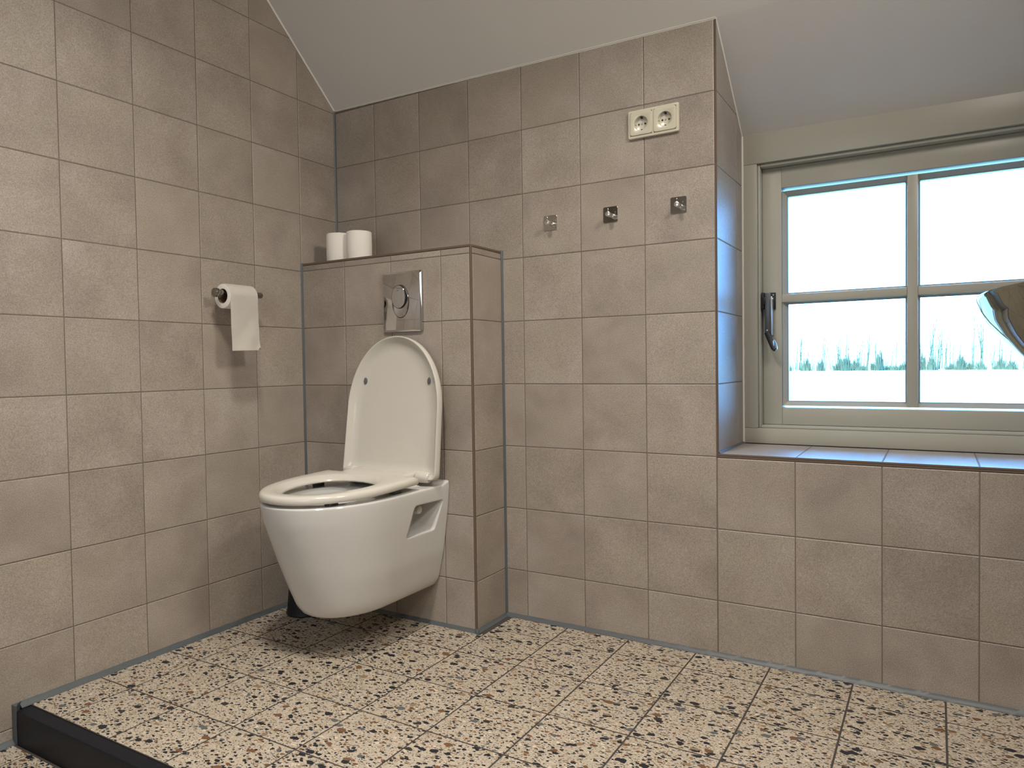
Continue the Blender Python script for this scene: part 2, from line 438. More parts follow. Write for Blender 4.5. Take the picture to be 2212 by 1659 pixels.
for a, b in zip(xsill[:-1], xsill[1:]):
    g = 0.0013
    tile(wb, [(a+g, 0.004), (b-g, 0.004), (b-g, ND-0.012), (a+g, ND-0.012)], (0, 0, NZ), (1, 0, 0), (0, 1, 0), M['tile'])

# boxed-in cistern
bm = bmesh.new(); box_bm(bm, (-0.001, BY+G, -0.02), (BX-G, G, BZ-G))
wx = structure(link('wall_cistern', tomesh('wall_cistern', bm), None, M['grout']), 'tiled boxing for the cistern behind the toilet')
fx = [0.002, 0.1985, 0.3985, 0.5960, BX-0.0065]
fz = [DN]+[Z0+PZ*k for k in range(0, 6)]+[BZ-0.0075]
grid_tiles(wx, fx, fz, (0, BY, 0), (1, 0, 0), (0, 0, 1), M['tile'])
grid_tiles(wx, [BY+0.0065, -0.003], fz, (BX, 0, 0), (0, 1, 0), (0, 0, 1), M['tile'])
grid_tiles(wx, fx, [BY+0.006, -0.001], (0, 0, BZ), (1, 0, 0), (0, 1, 0), M['tile'])

# brown edge profiles
def strip(n, lo, hi, mat, label, bev=0.0008):
    return structure(box(n, lo, hi, mat, None, bev, 1), label)
strip('trim_2', (BX-0.0062, BY, 0.002), (BX, BY+0.0062, BZ-0.001), M['trimbrown'], 'brown corner profile of the cistern boxing')
strip('trim_3', (0.001, BY-0.0006, BZ-0.0062), (BX-0.0005, BY+0.0055, BZ+0.0006), M['trimbrown'], 'brown top edge profile on the front of the boxing')
strip('trim_4', (BX-0.0055, BY+0.0055, BZ-0.0062), (BX+0.0006, -0.002, BZ+0.0006), M['trimbrown'], 'brown top edge profile on the side of the boxing')
bm = bmesh.new()
box_bm(bm, (NX0-0.0046, -0.0004, NZ-0.009), (NX0-0.0018, 0.002, 1.7265), 0.0006, 1)
box_bm(bm, (NX0-0.0014, -0.0006, NZ-0.009), (NX0+0.0010, 0.0030, 1.7265), 0.0006, 1)
structure(link('trim_5', tomesh('trim_5', bm, True, 35), None, M['trimbrown']), 'brown vertical edge profile at the window niche')
bm = bmesh.new()
box_bm(bm, (NX0-0.001, -0.0008, NZ-0.0046), (NX1, 0.0030, NZ+0.0006), 0.0006, 1)
box_bm(bm, (NX0-0.001, -0.0003, NZ-0.0098), (NX1, 0.0030, NZ-0.0056), 0.0006, 1)
structure(link('trim_6', tomesh('trim_6', bm, True, 35), None, M['trimbrown']), 'brown edge profile along the tiled window sill')

# silicone joints: concave-ish wedge beads
def bead(n, p0, p1, a, b, s, label, mat='silicone', jit=0.0004):
    """bead from p0 to p1 whose two legs run along unit vectors a and b, size s"""
    p0, p1, a, b = map(Vector, (p0, p1, a, b)); L = (p1-p0).length; k = max(2, int(L/0.02)); rings = []
    for i in range(k+1):
        p = p0+(p1-p0)*i/k; s1 = s+random.uniform(-jit, jit); s2 = s+random.uniform(-jit, jit)
        rings.append([p-(a+b)*0.0012, p+a*s1-b*0.0012, p+a*s1+b*0.0006, p+(a+b)*(s*0.40), p+b*s2+a*0.0006, p+b*s2-a*0.0012])
    return structure(link(n, tomesh(n, loft(rings), True, 60), None, M[mat]), label)
X, Y, Z = (1, 0, 0), (0, 1, 0), (0, 0, 1); NX, NY = (-1, 0, 0), (0, -1, 0)
bead('trim_7', (0, STEP_Y-0.02, 0), (0, BY, 0), X, Z, 0.0125, 'grey silicone joint between left wall and raised floor', jit=0.0009)
bead('trim_8', (0.01, BY, 0), (BX+0.008, BY, 0), NY, Z, 0.010, 'grey silicone joint at the foot of the boxing')
bead('trim_9', (BX, BY-0.008, 0), (BX, 0, 0), X, Z, 0.010, 'grey silicone joint at the side of the boxing')
bead('trim_10', (BX, 0, 0), (RX, 0, 0), NY, Z, 0.011, 'grey silicone joint between back wall and floor')
bead('trim_11', (BX, 0, 0.004), (BX, 0, BZ+0.002), X, NY, 0.0062, 'grey vertical silicone joint where boxing meets back wall', jit=0.0002)
bead('trim_12', (0, BY, 0.004), (0, BY, BZ+0.002), X, NY, 0.0062, 'grey vertical silicone joint where boxing meets left wall', jit=0.0002)
bead('trim_13', (0, 0, BZ), (0, 0, zc(0)-0.004), X, NY, 0.0062, 'grey vertical silicone joint in the room corner', jit=0.0002)
bead('trim_14', (0, STEP_Y-0.036, LOWZ), (0, STEP_Y-0.036, 0.012), X, Y, 0.020, 'grey silicone bead at the end of the black step edge', jit=0.0012)
bead('trim_15', (0, FY, LOWZ), (0, STEP_Y-0.034, LOWZ), X, Z, 0.012, 'grey silicone joint between left wall and lower floor')
bead('trim_16', (NX0, 0.006, NZ), (NX0, ND, NZ), X, Z, 0.006, 'grey silicone joint between sill and niche side')
bead('trim_17', (NX0, ND, NZ+0.004), (NX0, ND, 1.49), X, NY, 0.004, 'white caulk between niche side and window frame', 'caulk')
bead('trim_18', (0.0, 0.0, zc(0)), (NX0, 0.0, zc(NX0)), NY, (0, 0, -1), 0.004, 'white caulk joint between back wall and ceiling', 'caulk')
a_ = Vector((0, -1, MS)).normalized(); n_ = Vector((0, -MS, -1)).normalized()
bead('trim_19', (0, 0, zc(0)), (0, YB, CZ), X, n_, 0.004, 'white caulk joint between left wall and sloping ceiling', 'caulk')
a2 = Vector((0, 1, -MN)).normalized(); n2 = Vector((0, -MN, -1)).normalized()
bead('trim_20', (NX0, 0, zc(NX0)), (NX0, ND, zc(NX0)-MN*ND), X, n2, 0.003, 'white caulk joint along the niche side', 'caulk')

# ceiling: slope, its continuation over the niche, flat part
def ceil_mesh():
    bm = bmesh.new()
    prof = [(FY-0.1, CZ, 0), (YB, CZ, 0), (0.0, None, 0), (0.40, None, MN*0.40)]
    xs_ = (-0.12, RX+0.1)
    for lift in (0.0,):
        vb = []; vt = []
        for y, z, d in prof:
            vb.append([bm.verts.new((x, y, (z if z is not None else zc(x)-d))) for x in xs_])
            vt.append([bm.verts.new((x, y, (z if z is not None else zc(x)-d)+0.12)) for x in xs_])
        for i in range(len(prof)-1):
            bm.faces.new((vb[i][0], vb[i][1], vb[i+1][1], vb[i+1][0]))
            bm.faces.new((vt[i][0], vt[i+1][0], vt[i+1][1], vt[i][1]))
            for s in (0, 1):
                bm.faces.new((vb[i][s], vb[i+1][s], vt[i+1][s], vt[i][s]))
        for e in (0, -1): bm.faces.new((vb[e][0], vt[e][0], vt[e][1], vb[e][1]))
    return tomesh('ceiling', bm)
structure(link('ceiling', ceil_mesh(), None, M['plaster']), 'off-white sloping plaster ceiling')
structure(box('wall_right', (RX, FY-0.1, -0.2), (RX+0.12, 0.5, CZ+0.1), M['hidden_wall']), 'right wall')
structure(box('wall_front', (-0.1, FY-0.1, -0.2), (RX+0.1, FY, CZ+0.1), M['hidden_wall']), 'wall behind the camera')

# ------------------------------------------------------------------ window
WZ0, WZ1 = 0.5575, 1.512
win = bpy.data.objects.new('window_1', None); col.objects.link(win); win.location = ((NX0+NX1)/2, ND, NZ)
win['kind'] = 'structure'; win['label'] = 'cream painted wooden window with small panes in the tiled niche'
def wpart(name, lo, hi, mat='paint', bev=0.002, parent=None, label=None):
    bm = bmesh.new(); box_bm(bm, lo, hi, bev, 2)
    o = keep(link(name, tomesh(name, bm, True, 35), None, M[mat]), win)
    if label: o['label'] = label
    return o
def sub(o, parent, top=win):
    """second-level child that was built in world coordinates (all parts sit at the thing's own origin)"""
    o.parent = parent; o.matrix_parent_inverse = Matrix.Identity(4); return o
# outer frame: head, two jambs, bottom rail, inner bead
wpart('frame_head', (NX0, ND, 1.402), (NX1, 0.40, WZ1), bev=0.0015)
wpart('frame_jamb', (NX0, ND, 0.604), (NX0+0.043, 0.40, 1.4015), bev=0.0015)
wpart('frame_jamb', (NX1-0.043, ND, 0.604), (NX1, 0.40, 1.4015), bev=0.0015)
wpart('frame_sill', (NX0, ND, WZ0), (NX1, 0.40, 0.6035), bev=0.0015)
# rebate beads, set back from the frame face
for nm, lo, hi in (('rebate_bead', (NX0+0.043, 0.306, 0.6035), (NX0+0.0505, 0.40, 1.402)),
                   ('rebate_bead', (NX1-0.0505, 0.306, 0.6035), (NX1-0.043, 0.40, 1.402)),
                   ('rebate_bead', (NX0+0.0505, 0.306, 1.392), (NX1-0.0505, 0.40, 1.402)),
                   ('rebate_bead', (NX0+0.0505, 0.303, 0.6035), (NX1-0.0505, 0.40, 0.6125))):
    wpart(nm, lo, hi, bev=0.003)
SY = 0.335; SX0, SX1 = 1.4418, NX1-0.0513; SZ0, SZ1 = 0.6135, 1.391
GX = [(1.5105, 1.8265), (1.8595, 2.1800)]; GZ = [(0.6835, 0.9800), (1.0120, 1.3060)]
wpart('sash_stile', (SX0, SY, SZ0), (1.4970, 0.385, SZ1), bev=0.001)
wpart('sash_stile', (2.1935, SY, SZ0), (SX1, 0.385, SZ1), bev=0.001)
wpart('sash_rail', (1.4975, SY, SZ0), (2.1930, 0.385, 0.6645), bev=0.001)
wpart('sash_rail', (1.4975, SY, 1.3285), (2.1930, 0.385, SZ1), bev=0.001)
# sloped glazing moulding round all the panes (one per opening side, bevelled bars)
def moulding(x0, x1, z0, z1, d, label=None):
    """picture-frame moulding: outer edge on the sash face, inner edge d deeper, next to the glass"""
    w_ = 0.0125
    for side in range(4):
        if side == 0: A, B, C, D = (x0-w_, z0-w_), (x1+w_, z0-w_), (x1, z0), (x0, z0)
        if side == 1: A, B, C, D = (x1+w_, z0-w_), (x1+w_, z1+w_), (x1, z1), (x1, z0)
        if side == 2: A, B, C, D = (x1+w_, z1+w_), (x0-w_, z1+w_), (x0, z1), (x1, z1)
        if side == 3: A, B, C, D = (x0-w_, z1+w_), (x0-w_, z0-w_), (x0, z0), (x0, z1)
        bm = bmesh.new()
        f = [bm.verts.new((A[0], SY+0.004, A[1])), bm.verts.new((B[0], SY+0.004, B[1])), bm.verts.new((C[0], SY+d, C[1])), bm.verts.new((D[0], SY+d, D[1]))]
        g = [bm.verts.new((p[0], 0.383, p[1])) for p in (A, B, C, D)]
        bm.faces.new(f)
        bm.faces.new(g[::-1])
        for i in range(4):
            j = (i+1) % 4; bm.faces.new((f[i], g[i], g[j], f[j]))
        keep(link('glazing_bead', tomesh('glazing_bead', bm), None, M['paint']), win)
for gx in GX:
    for gz in GZ:
        moulding(gx[0], gx[1], gz[0], gz[1], 0.020)
        x0, x1, z0, z1 = gx[0], gx[1], gz[0], gz[1]
        # thin dark spacer seen round the double glazing
        bm = bmesh.new(); t = 0.0016
        for lo, hi in (((x0, SY+0.020, z0), (x1, SY+0.026, z0+t)), ((x0, SY+0.020, z1-t), (x1, SY+0.026, z1)), ((x0, SY+0.020, z0+t), (x0+t, SY+0.026, z1-t)), ((x1-t, SY+0.020, z0+t), (x1, SY+0.026, z1-t))):
            box_bm(bm, lo, hi)
        pane = keep(link('pane', tomesh('pane', (lambda b: (box_bm(b, (x0, SY+0.026, z0), (x1, SY+0.030, z1)), b)[1])(bmesh.new())), None, M['glass']), win)
        sp = link('spacer', tomesh('spacer', bm), None, M['gasket']); sub(sp, pane)
mzc = (GZ[0][1]+GZ[1][0])/2; mxc = (GX[0][1]+GX[1][0])/2
wpart('glazing_bar', (mxc-0.0130, SY-0.001, GZ[0][0]-0.012), (mxc+0.0130, 0.383, GZ[1][1]+0.012), bev=0.0012)
wpart('glazing_bar', (GX[0][0]-0.013, SY, mzc-0.0115), (mxc-0.0135, 0.383, mzc+0.0115), bev=0.0012)
wpart('glazing_bar', (mxc+0.0135, SY, mzc-0.0115), (GX[1][1]+0.013, 0.383, mzc+0.0115), bev=0.0012)
# window fastener: keep on the frame, plate on the sash, lever
h = wpart('handle', (1.4545, 0.300, 0.893), (1.4700, 0.3345, 1.0125), 'handle_grey', 0.0015, label='grey lever handle of the window')
def hsub(name, bm, mat, label=None):
    o = link(name, tomesh(name, bm, True, 35), None, M[mat]); sub(o, h)
    if label: o['label'] = label
bm = bmesh.new(); box_bm(bm, (1.4440, 0.303, 0.965), (1.4518, 0.332, 1.0145), 0.001); box_bm(bm, (1.4490, 0.298, 0.978), (1.4560, 0.318, 1.0000), 0.001)
hsub('keep', bm, 'black', 'black keep on the frame side')
bm = bmesh.new(); box_bm(bm, (1.4640, 0.328, 0.9640), (1.4800, 0.3352, 1.0150), 0.0008)
hsub('back_plate', bm, 'black', 'black back plate')
bm = bmesh.new(); box_bm(bm, (1.4702, 0.304, 0.885), (1.4745, 0.3345, 1.0010), 0.001)
hsub('lever_edge', bm, 'handle_light', 'light aluminium edge')
# curved grip
path = [(1.4600, 0.305, 0.8935), (1.4665, 0.303, 0.878), (1.4735, 0.299, 0.861), (1.4800, 0.293, 0.846), (1.4850, 0.289, 0.8395)]
wid = [0.0085, 0.0085, 0.0080, 0.0072, 0.0050]; thk = [0.0075, 0.007, 0.006, 0.005, 0.004]
rings = []
for i, p in enumerate(path):
    t = Vector(path[min(i+1, 4)])-Vector(path[max(i-1, 0)]); t.normalize(); sd = t.cross(Vector((0, -1, 0))).normalized(); nn = sd.cross(t)
    rings.append([Vector(p)+sd*wid[i]*math.copysign(abs(math.cos(a))**0.6, math.cos(a))+nn*thk[i]*math.copysign(abs(math.sin(a))**0.6, math.sin(a)) for a in [k*2*PI/16 for k in range(16)]])
hsub('grip', loft(rings), 'black', 'dark curved grip')
rings = []
for i in range(24):                                             # light open loop on the grip's side
    a = i*2*PI/24; cx_, cz_ = 1.4855+0.0040*math.cos(a)+0.0042*math.sin(a)*-1, 0.8545+0.0155*math.sin(a)
    rings.append((cx_, cz_))
bm = bmesh.new(); R_ = []
for i, (cx_, cz_) in enumerate(rings):
    R_.append([bm.verts.new((cx_+0.0011*math.cos(b), 0.2915+0.0022*math.sin(b), cz_+0.0011*math.cos(b))) for b in [k*PI/3 for k in range(6)]])
for i in range(24):
    for k in range(6): bm.faces.new((R_[i][k], R_[(i+1) % 24][k], R_[(i+1) % 24][(k+1) % 6], R_[i][(k+1) % 6]))
hsub('grip_loop', bm, 'handle_light', 'pale edge of the grip')
for (sx_, sy_, sz_) in ((1.4735, 0.3272, 1.0075), (1.4610, 0.2992, 0.9000), (1.4765, 0.3035, 0.9945)):
    hsub('screw', cyl_bm((sx_, sy_+0.001, sz_), (sx_, sy_-0.0008, sz_), 0.0019, None, 12), 'handle_light')

# ------------------------------------------------------------------ outside
bm = bmesh.new()
v4 = [bm.verts.new(p) for p in ((-260, 0.5, -0.62), (260, 0.5, -0.62), (260, 420, -0.62), (-260, 420, -0.62))]; bm.faces.new(v4)
go = link('field', tomesh('field', bm), None, M['grass']); structure(go, 'flat green meadow outside the window')
def tree_mesh(seed, H):
    """bare tree: a clump of upright stems with side branches and twigs"""
    rnd = random.Random(seed); bm = bmesh.new()
    def rod(p, d, L, r, taper=0.5):
        q = p+d*L; a = d.orthogonal().normalized(); b = d.cross(a)
        A = [bm.verts.new(p+(a*math.cos(k*1.571)+b*math.sin(k*1.571))*r) for k in range(4)]
        B = [bm.verts.new(q+(a*math.cos(k*1.571)+b*math.sin(k*1.571))*r*taper) for k in range(4)]
        for k in range(4): bm.faces.new((A[k], A[(k+1) % 4], B[(k+1) % 4], B[k]))
        return q
    for st in range(rnd.randint(2, 4)):
        p = Vector((rnd.uniform(-.35, .35), rnd.uniform(-.3, .3), 0)); h = H*rnd.uniform(0.6, 1.0); r = rnd.uniform(0.06, 0.13)
        d = Vector((rnd.uniform(-.10, .10), rnd.uniform(-.05, .05), 1)).normalized(); n = 6; pts = [p]
        for k in range(n):
            d = (d+Vector((rnd.uniform(-.06, .06), 0, 0.05))).normalized()
            q = rod(p, d, h/n, r, 0.82); r *= 0.80; p = q; pts.append(p)
            for _ in range(3 if k else 1):
                e = (d+Vector((rnd.uniform(-.8, .8), rnd.uniform(-.6, .6), rnd.uniform(-.1, .4)))).normalized()
                m_ = rod(p, e, h*0.16*rnd.uniform(.5, 1.1), r*0.55, 0.5)
                for _ in range(2):
                    f = (e+Vector((rnd.uniform(-.5, .5), rnd.uniform(-.5, .5), .5))).normalized(); rod(m_, f, h*0.09, r*0.28, 0.4)
    return tomesh('bare_tree', bm)
tm = [tree_mesh(s, 7.4) for s in range(12)]
for t_ in tm: t_.materials.append(M['bark'])
tl = 'bare leafless tree in the pale row on the far side of the field'
xx = -33.0; i = 0
while xx < 26:
    row = i % 3; o = link('bare_tree', tm[i % 12]); o.location = (xx, 109+row*5+random.uniform(-0.4, 0.4), -0.62)
    s = random.uniform(0.55, 1.05); o.scale = (min(0.9, s), min(0.9, s), s*random.uniform(0.85, 1.1)); o.rotation_euler = (0, 0, random.uniform(-0.4, 0.4))
    o['label'] = tl; o['category'] = 'tree'; o['group'] = 'bare trees beyond the field'
    xx += random.choice((0.62, 0.7, 0.8, 1.1)); i += 1
def shrub_mesh(seed):
    rnd = random.Random(seed); bm = bmesh.new()
    for k in range(150):
        x = rnd.gauss(0, 0.42); x = max(-0.85, min(0.85, x)); p = Vector((x, rnd.uniform(-0.35, 0.35), 0))
        l = rnd.uniform(0.25, 1.0)*(1.25-0.9*abs(x)); d = Vector((x*0.35+rnd.uniform(-.12, .12), rnd.uniform(-.2, .2), 1)).normalized()
        a = d.orthogonal().normalized()*rnd.uniform(0.03, 0.06); b = d.cross(a); q = p+d*l
        A = [bm.verts.new(p+v) for v in (a, b, -a, -b)]; B = [bm.verts.new(q+v*0.4) for v in (a, b, -a, -b)]
        for j in range(4): bm.faces.new((A[j], A[(j+1) % 4], B[(j+1) % 4], B[j]))
    return tomesh('shrub', bm)
sm = [shrub_mesh(s) for s in range(6)]
for t_ in sm: t_.materials.append(M['bark'])
xx = -33.0; i = 0
while xx < 26:
    o = link('shrub', sm[i % 6]); o.location = (xx, 103+(i % 2)*2.5, -0.62)
    s = random.uniform(0.7, 1.0); o.scale = (s*1.05, s, random.choice((0.7, 1.1, 1.8, 2.6))*random.uniform(0.8, 1.1)); o.rotation_euler = (0, 0, random.uniform(0, 6))
    o['label'] = 'low twiggy shrub at the foot of the distant tree row'; o['category'] = 'shrub'; o['group'] = 'shrubs at the foot of the distant trees'
    xx += random.choice((0.95, 0.95, 1.1, 2.2)); i += 1

# ------------------------------------------------------------------ toilet
TX, TY = 0.436, BY                               # centre line, wall face; t = distance from the boxing
toilet = empty('toilet', (TX, TY, 0.125), 'white wall-hung toilet with its lid raised, under the chrome flush plate', 'toilet')
def lerp(x, pts):
    if x <= pts[0][0]: return pts[0][1]
    for (a, va), (b, vb) in zip(pts[:-1], pts[1:]):
        if x <= b:
            t = (x-a)/(b-a); return va+(vb-va)*t
    return pts[-1][1]
HW = [(.125, .125), (.16, .138), (.24, .157), (.365, .1745), (.41, .179), (.45, .182)]
LL = [(.125, .401), (.148, .414), (.20, .437), (.266, .463), (.342, .491), (.398, .510), (.45, .521)]
NP = 120
NB, NS = 11, 24                                   # samples on half the back edge / on one side
def uloop(hw_, L, back=0.0, n=2.1, a_ratio=1.35, rc=0.004, shrink=0.0):
    """closed U-shaped outline (x, t): nose first, right side, rounded back corners, back edge, left side"""
    a = hw_*a_ratio; c = L-a; h2, a2_ = hw_-shrink, (L-shrink)-(L-a); tb = back+shrink; rc = 0.005
    NN = NP-2*NS-2*NB; half = []
    for k in range(NN//2+1):                       # centre of the nose -> widest point (right)
        ph = PI/2*k/(NN//2); half.append((h2*math.sin(ph)**(2/n), c+a2_*max(0, math.cos(ph))**(2/n)))
    for k in range(1, NS+1): half.append((h2, c-(c-tb-rc)*k/NS))
    for k in range(1, NB+1):
        if k <= 4: ph = PI/2*k/4; half.append((h2-rc+rc*math.cos(ph), tb+rc-rc*math.sin(ph)))
        else: half.append(((h2-rc)*(1-(k-4)/(NB-4)), tb))
    left = [(-x, t) for x, t in half[1:-1]][::-1]
    return half+left

def egg(hw_, t0, t1, k_wide=0.42, ref=None):
    """egg-shaped opening between t0 (rear) and t1 (nose); ref = directions to follow"""
    tc_ = t0+(t1-t0)*k_wide; out = []
    for k in range(NP):
        if ref: dx, dt = ref[k]
        else: th = 2*PI*k/NP; dx, dt = math.sin(th), math.cos(th)
        a = (t1-tc_) if dt >= 0 else (tc_-t0); nn_ = 2.0 if dt >= 0 else 2.3
        q = (abs(dx)/hw_)**nn_+(abs(dt)/a)**nn_; s = q**(-1/nn_); out.append((dx*s, tc_+dt*s))
    return out
_c = 0.185+(0.470-0.185)*0.42
_ref = [(lambda d: (d[0]/math.hypot(*d), d[1]/math.hypot(*d)))((x, t-_c)) for x, t in uloop(.182, .521)]
def pegg(*a): return egg(*a, ref=_ref)
def W3(loop, z, zf=None): return [(x, -t, (z if zf is None else zf(x, t))-0.125) for x, t in loop]
rings = []
def body(z, sh=0.0): return uloop(lerp(z, HW), lerp(z, LL), shrink=sh)
rings.append(W3(body(.125, .06), .1265)); rings.append(W3(body(.125, .016), .1255)); rings.append(W3(body(.125, .007), .1262)); rings.append(W3(body(.127, .002), .1300))
for k in range(1, 22): z = .134+(.438-.134)*k/21; rings.append(W3(body(z), z))
def ztop(z):
    def f(x, t):
        e = max(0.0, 1-t/0.040); return z+0.010*e*e*(3-2*e)
    return f
rings.append(W3(body(.446, .0010), 0, ztop(.4435))); rings.append(W3(body(.45, .0045), 0, ztop(.4470))); rings.append(W3(body(.45, .012), 0, ztop(.4480)))
inner_t0, inner_t1 = 0.185, 0.470
rings.append(W3(pegg(.132, inner_t0-.005, inner_t1+.005), .4475)); rings.append(W3(pegg(.128, inner_t0, inner_t1), .443))
pan = link('pan', tomesh('pan', loft(rings+[W3(pegg(.126, inner_t0+.002, inner_t1-.002), .425), W3(pegg(.132, inner_t0-.006, inner_t1+.004), .405),
      W3(pegg(.122, inner_t0+.01, inner_t1-.01), .36), W3(pegg(.092, inner_t0+.03, inner_t1-.05), .29), W3(pegg(.055, inner_t0+.05, inner_t1-.10), .235), W3(pegg(.030, inner_t0+.06, inner_t1-.15), .20)]), True, 50), toilet, M['ceramic'])
# side recesses (mounting niches), cut into both sides
def cutter(sgn):
    outer = [(0.034, .4005), (0.166, .4035), (0.198, .314), (0.062, .314)]   # (t, z) at the skin
    inner = [(0.046, .3975), (0.160, .3985), (0.190, .324), (0.072, .322)]
    def ring(pts, x, r):
        cs = []
        n = len(pts)
        for i in range(n):
            p0, p1, p2 = Vector(pts[i-1]), Vector(pts[i]), Vector(pts[(i+1) % n])
            d1 = (p0-p1).normalized(); d2 = (p2-p1).normalized()
            for s in range(5):
                q = s/4; A = p1+d1*r; B = p1+d2*r
                P = (1-q)**2*A+2*q*(1-q)*p1+q*q*B
                cs.append((sgn*x, -P.x, P.y-0.125))
        return cs
    return loft([ring([(a+(a-0.115)*0.10, b+(b-.358)*0.12) for a, b in outer], 0.215, 0.013), ring([(a+(a-0.115)*0.05, b+(b-.358)*0.05) for a, b in outer], 0.1785, 0.013), ring(outer, 0.1715, 0.012), ring(inner, 0.092, 0.010)])
for sgn in (1, -1):
    c_ = link('cut', tomesh('cut', cutter(sgn))); c_.parent = toilet
    md = pan.modifiers.new('b', 'BOOLEAN'); md.operation = 'DIFFERENCE'; md.object = c_; md.solver = 'EXACT'
    bpy.context.view_layer.update()
    ev = pan.evaluated_get(bpy.context.evaluated_depsgraph_get())
    nm_ = bpy.data.meshes.new_from_object(ev); pan.modifiers.clear(); pan.data = nm_
    bpy.data.objects.remove(c_, do_unlink=True)
for p in pan.data.polygons: p.use_smooth = True
pan.data.set_sharp_from_angle(angle=math.radians(30))
if not pan.data.materials: pan.data.materials.append(M['ceramic'])
cyl('mounting_cap', (0.090, -0.110, .384-.125), (0.150, -0.110, .381-.125), 0.0140, M['seat'], toilet, 0.0125, 28, 0.003)
cyl('mounting_cap', (-0.090, -0.110, .384-.125), (-0.150, -0.110, .381-.125), 0.0140, M['seat'], toilet, 0.0125, 28, 0.003)
# water in the bowl
link('bowl_water', tomesh('bowl_water', loft([W3(egg(.060, inner_t0+.05, inner_t1-.09), .240), W3(egg(.060, inner_t0+.05, inner_t1-.09), .2405)])), toilet, plain('bowl_water', (0.45, 0.47, 0.46), 0.02))
# seat ring: star-shaped polygon outline sampled by angle about (0, TCN)
TCN = 0.335
def ray_outline(k, shrink=0.0):
    th = 2*PI*k/NP; dx, dt = math.sin(th), math.cos(th)
    hwS, LS = 0.1835-shrink, 0.521-shrink; aS = LS-0.271; c = 0.271
    # march out from the centre until leaving the outline
    def inside(x, t):
        if t > c: return (abs(x)/hwS)**2.1+((t-c)/aS)**2.1 <= 1
        if t > 0.150+shrink: return abs(x) <= hwS-max(0, 0.20-t)*0.06
        return t > 0.062+shrink and abs(x) <= 0.124-shrink
    lo, hi = 0.0, 0.5
    for _ in range(24):
        md_ = (lo+hi)/2
        if inside(dx*md_, TCN+dt*md_): lo = md_
        else: hi = md_
    return (dx*lo, TCN+dt*lo)
def seat_z(t, z): return z+(0.527-t)*0.030          # rises a little towards the hinge
def so(shrink, z, warp=0.0):
    pts = [ray_outline(k, shrink) for k in range(NP)]
    return [(x, -t, seat_z(t, z)-0.125) for x, t in pts]
def si(hw_, t0, t1, z):
    return [(x, -t, seat_z(t, z)-0.125) for x, t in egg(hw_, t0, t1)]
NPs = NP; NP = 180
rings = [so(.012, .4560), so(.002, .4550), so(.000, .4570), so(.0004, .4660), so(.0016, .4710), so(.0050, .4745), so(.0100, .4760), so(.0180, .4766),
         si(.1400, .182, .484, .4764), si(.1360, .186, .480, .4750), si(.1270, .195, .471, .4700), si(.1195, .202, .464, .4650), si(.1170, .2045, .4615, .4600), si(.1180, .203, .462, .4570)]
bm = loft(rings+[rings[0]], close_ends=False)
bmesh.ops.remove_doubles(bm, verts=bm.verts, dist=1e-6)
link('seat', tomesh('seat', bm, True, 50), toilet, M['seat'])
# buffers under the seat
for sx_ in (-1, 1):
    for tt in (0.22, 0.43):
        x_ = sx_*(0.150 if tt < .3 else 0.112)
        box('buffer', (x_-0.010, -tt-0.016, .4475-.125), (x_+0.010, -tt+0.016, .4600-.125), M['buffer'], toilet, 0.002)
# lid: D-shaped tray leaning back against the wall
def lid_loop(shrink, depth):
    """outline in lid plane coordinates (x, s up), mapped to 3-D; depth = distance towards the viewer"""
    out = []; hwL, H = 0.1810-shrink, 0.439-shrink; aL = 0.232-shrink*0.6; c = H-aL
    for k in range(NP):
        th = 2*PI*k/NP; dx, ds = math.sin(th), math.cos(th); cc = 0.20
        lo, hi = 0.0, 0.5
        for _ in range(24):
            m_ = (lo+hi)/2; x, s = dx*m_, cc+ds*m_
            hw_ = hwL+0.004*max(0, 1-s/0.2)
            if s > c: ins = (abs(x)/hwL)**2.04+((s-c)/aL)**2.04 <= 1
            else: ins = abs(x) <= hw_ and s > shrink and (s > shrink+0.016 or abs(x) < hw_-0.016 or (abs(x)-(hw_-0.016))**2+(s-shrink-0.016)**2 < 0.016**2)
            if ins: lo = m_
            else: hi = m_
        x, s = dx*lo, cc+ds*lo
        out.append((x, s, depth))
    lean = math.radians(7.0); base_t, base_z = 0.065, 0.4640
    return [(x+0.010, -(base_t-s*math.sin(lean)+d*math.cos(lean)), base_z+s*math.cos(lean)+d*math.sin(lean)-0.125) for x, s, d in out]
rings = [lid_loop(.16, 0.0), lid_loop(.02, 0.0), lid_loop(.006, 0.001), lid_loop(.001, 0.005), lid_loop(.000, 0.010), lid_loop(.0005, 0.0260), lid_loop(.0018, 0.0285), lid_loop(.0040, 0.0285),
         lid_loop(.0062, 0.0265), lid_loop(.016, 0.0165), lid_loop(.026, 0.0105), lid_loop(.036, 0.0078), lid_loop(.046, 0.0068), lid_loop(.16, 0.0060)]
lid = link('lid', tomesh('lid', loft(rings), True, 50), toilet, M['seat'])
lean = math.radians(7.0)
def lidpt(x, s, d): return Vector((x+0.010, -(0.065-s*math.sin(lean)+d*math.cos(lean)), 0.4640+s*math.cos(lean)+d*math.sin(lean)-0.125))
for x in (-0.128, 0.128):
    b_ = link('lid_buffer', tomesh('lid_buffer', loft([[lidpt(x+rx*math.cos(k*PI/14), 0.299+rx*1.6*math.sin(k*PI/14), dd) for k in range(28)] for rx, dd in ((.0066, .005), (.0066, .0105), (.0056, .0118))]), True, 40), lid, M['buffer'])
    b_['label'] = 'small grey rubber buffer'
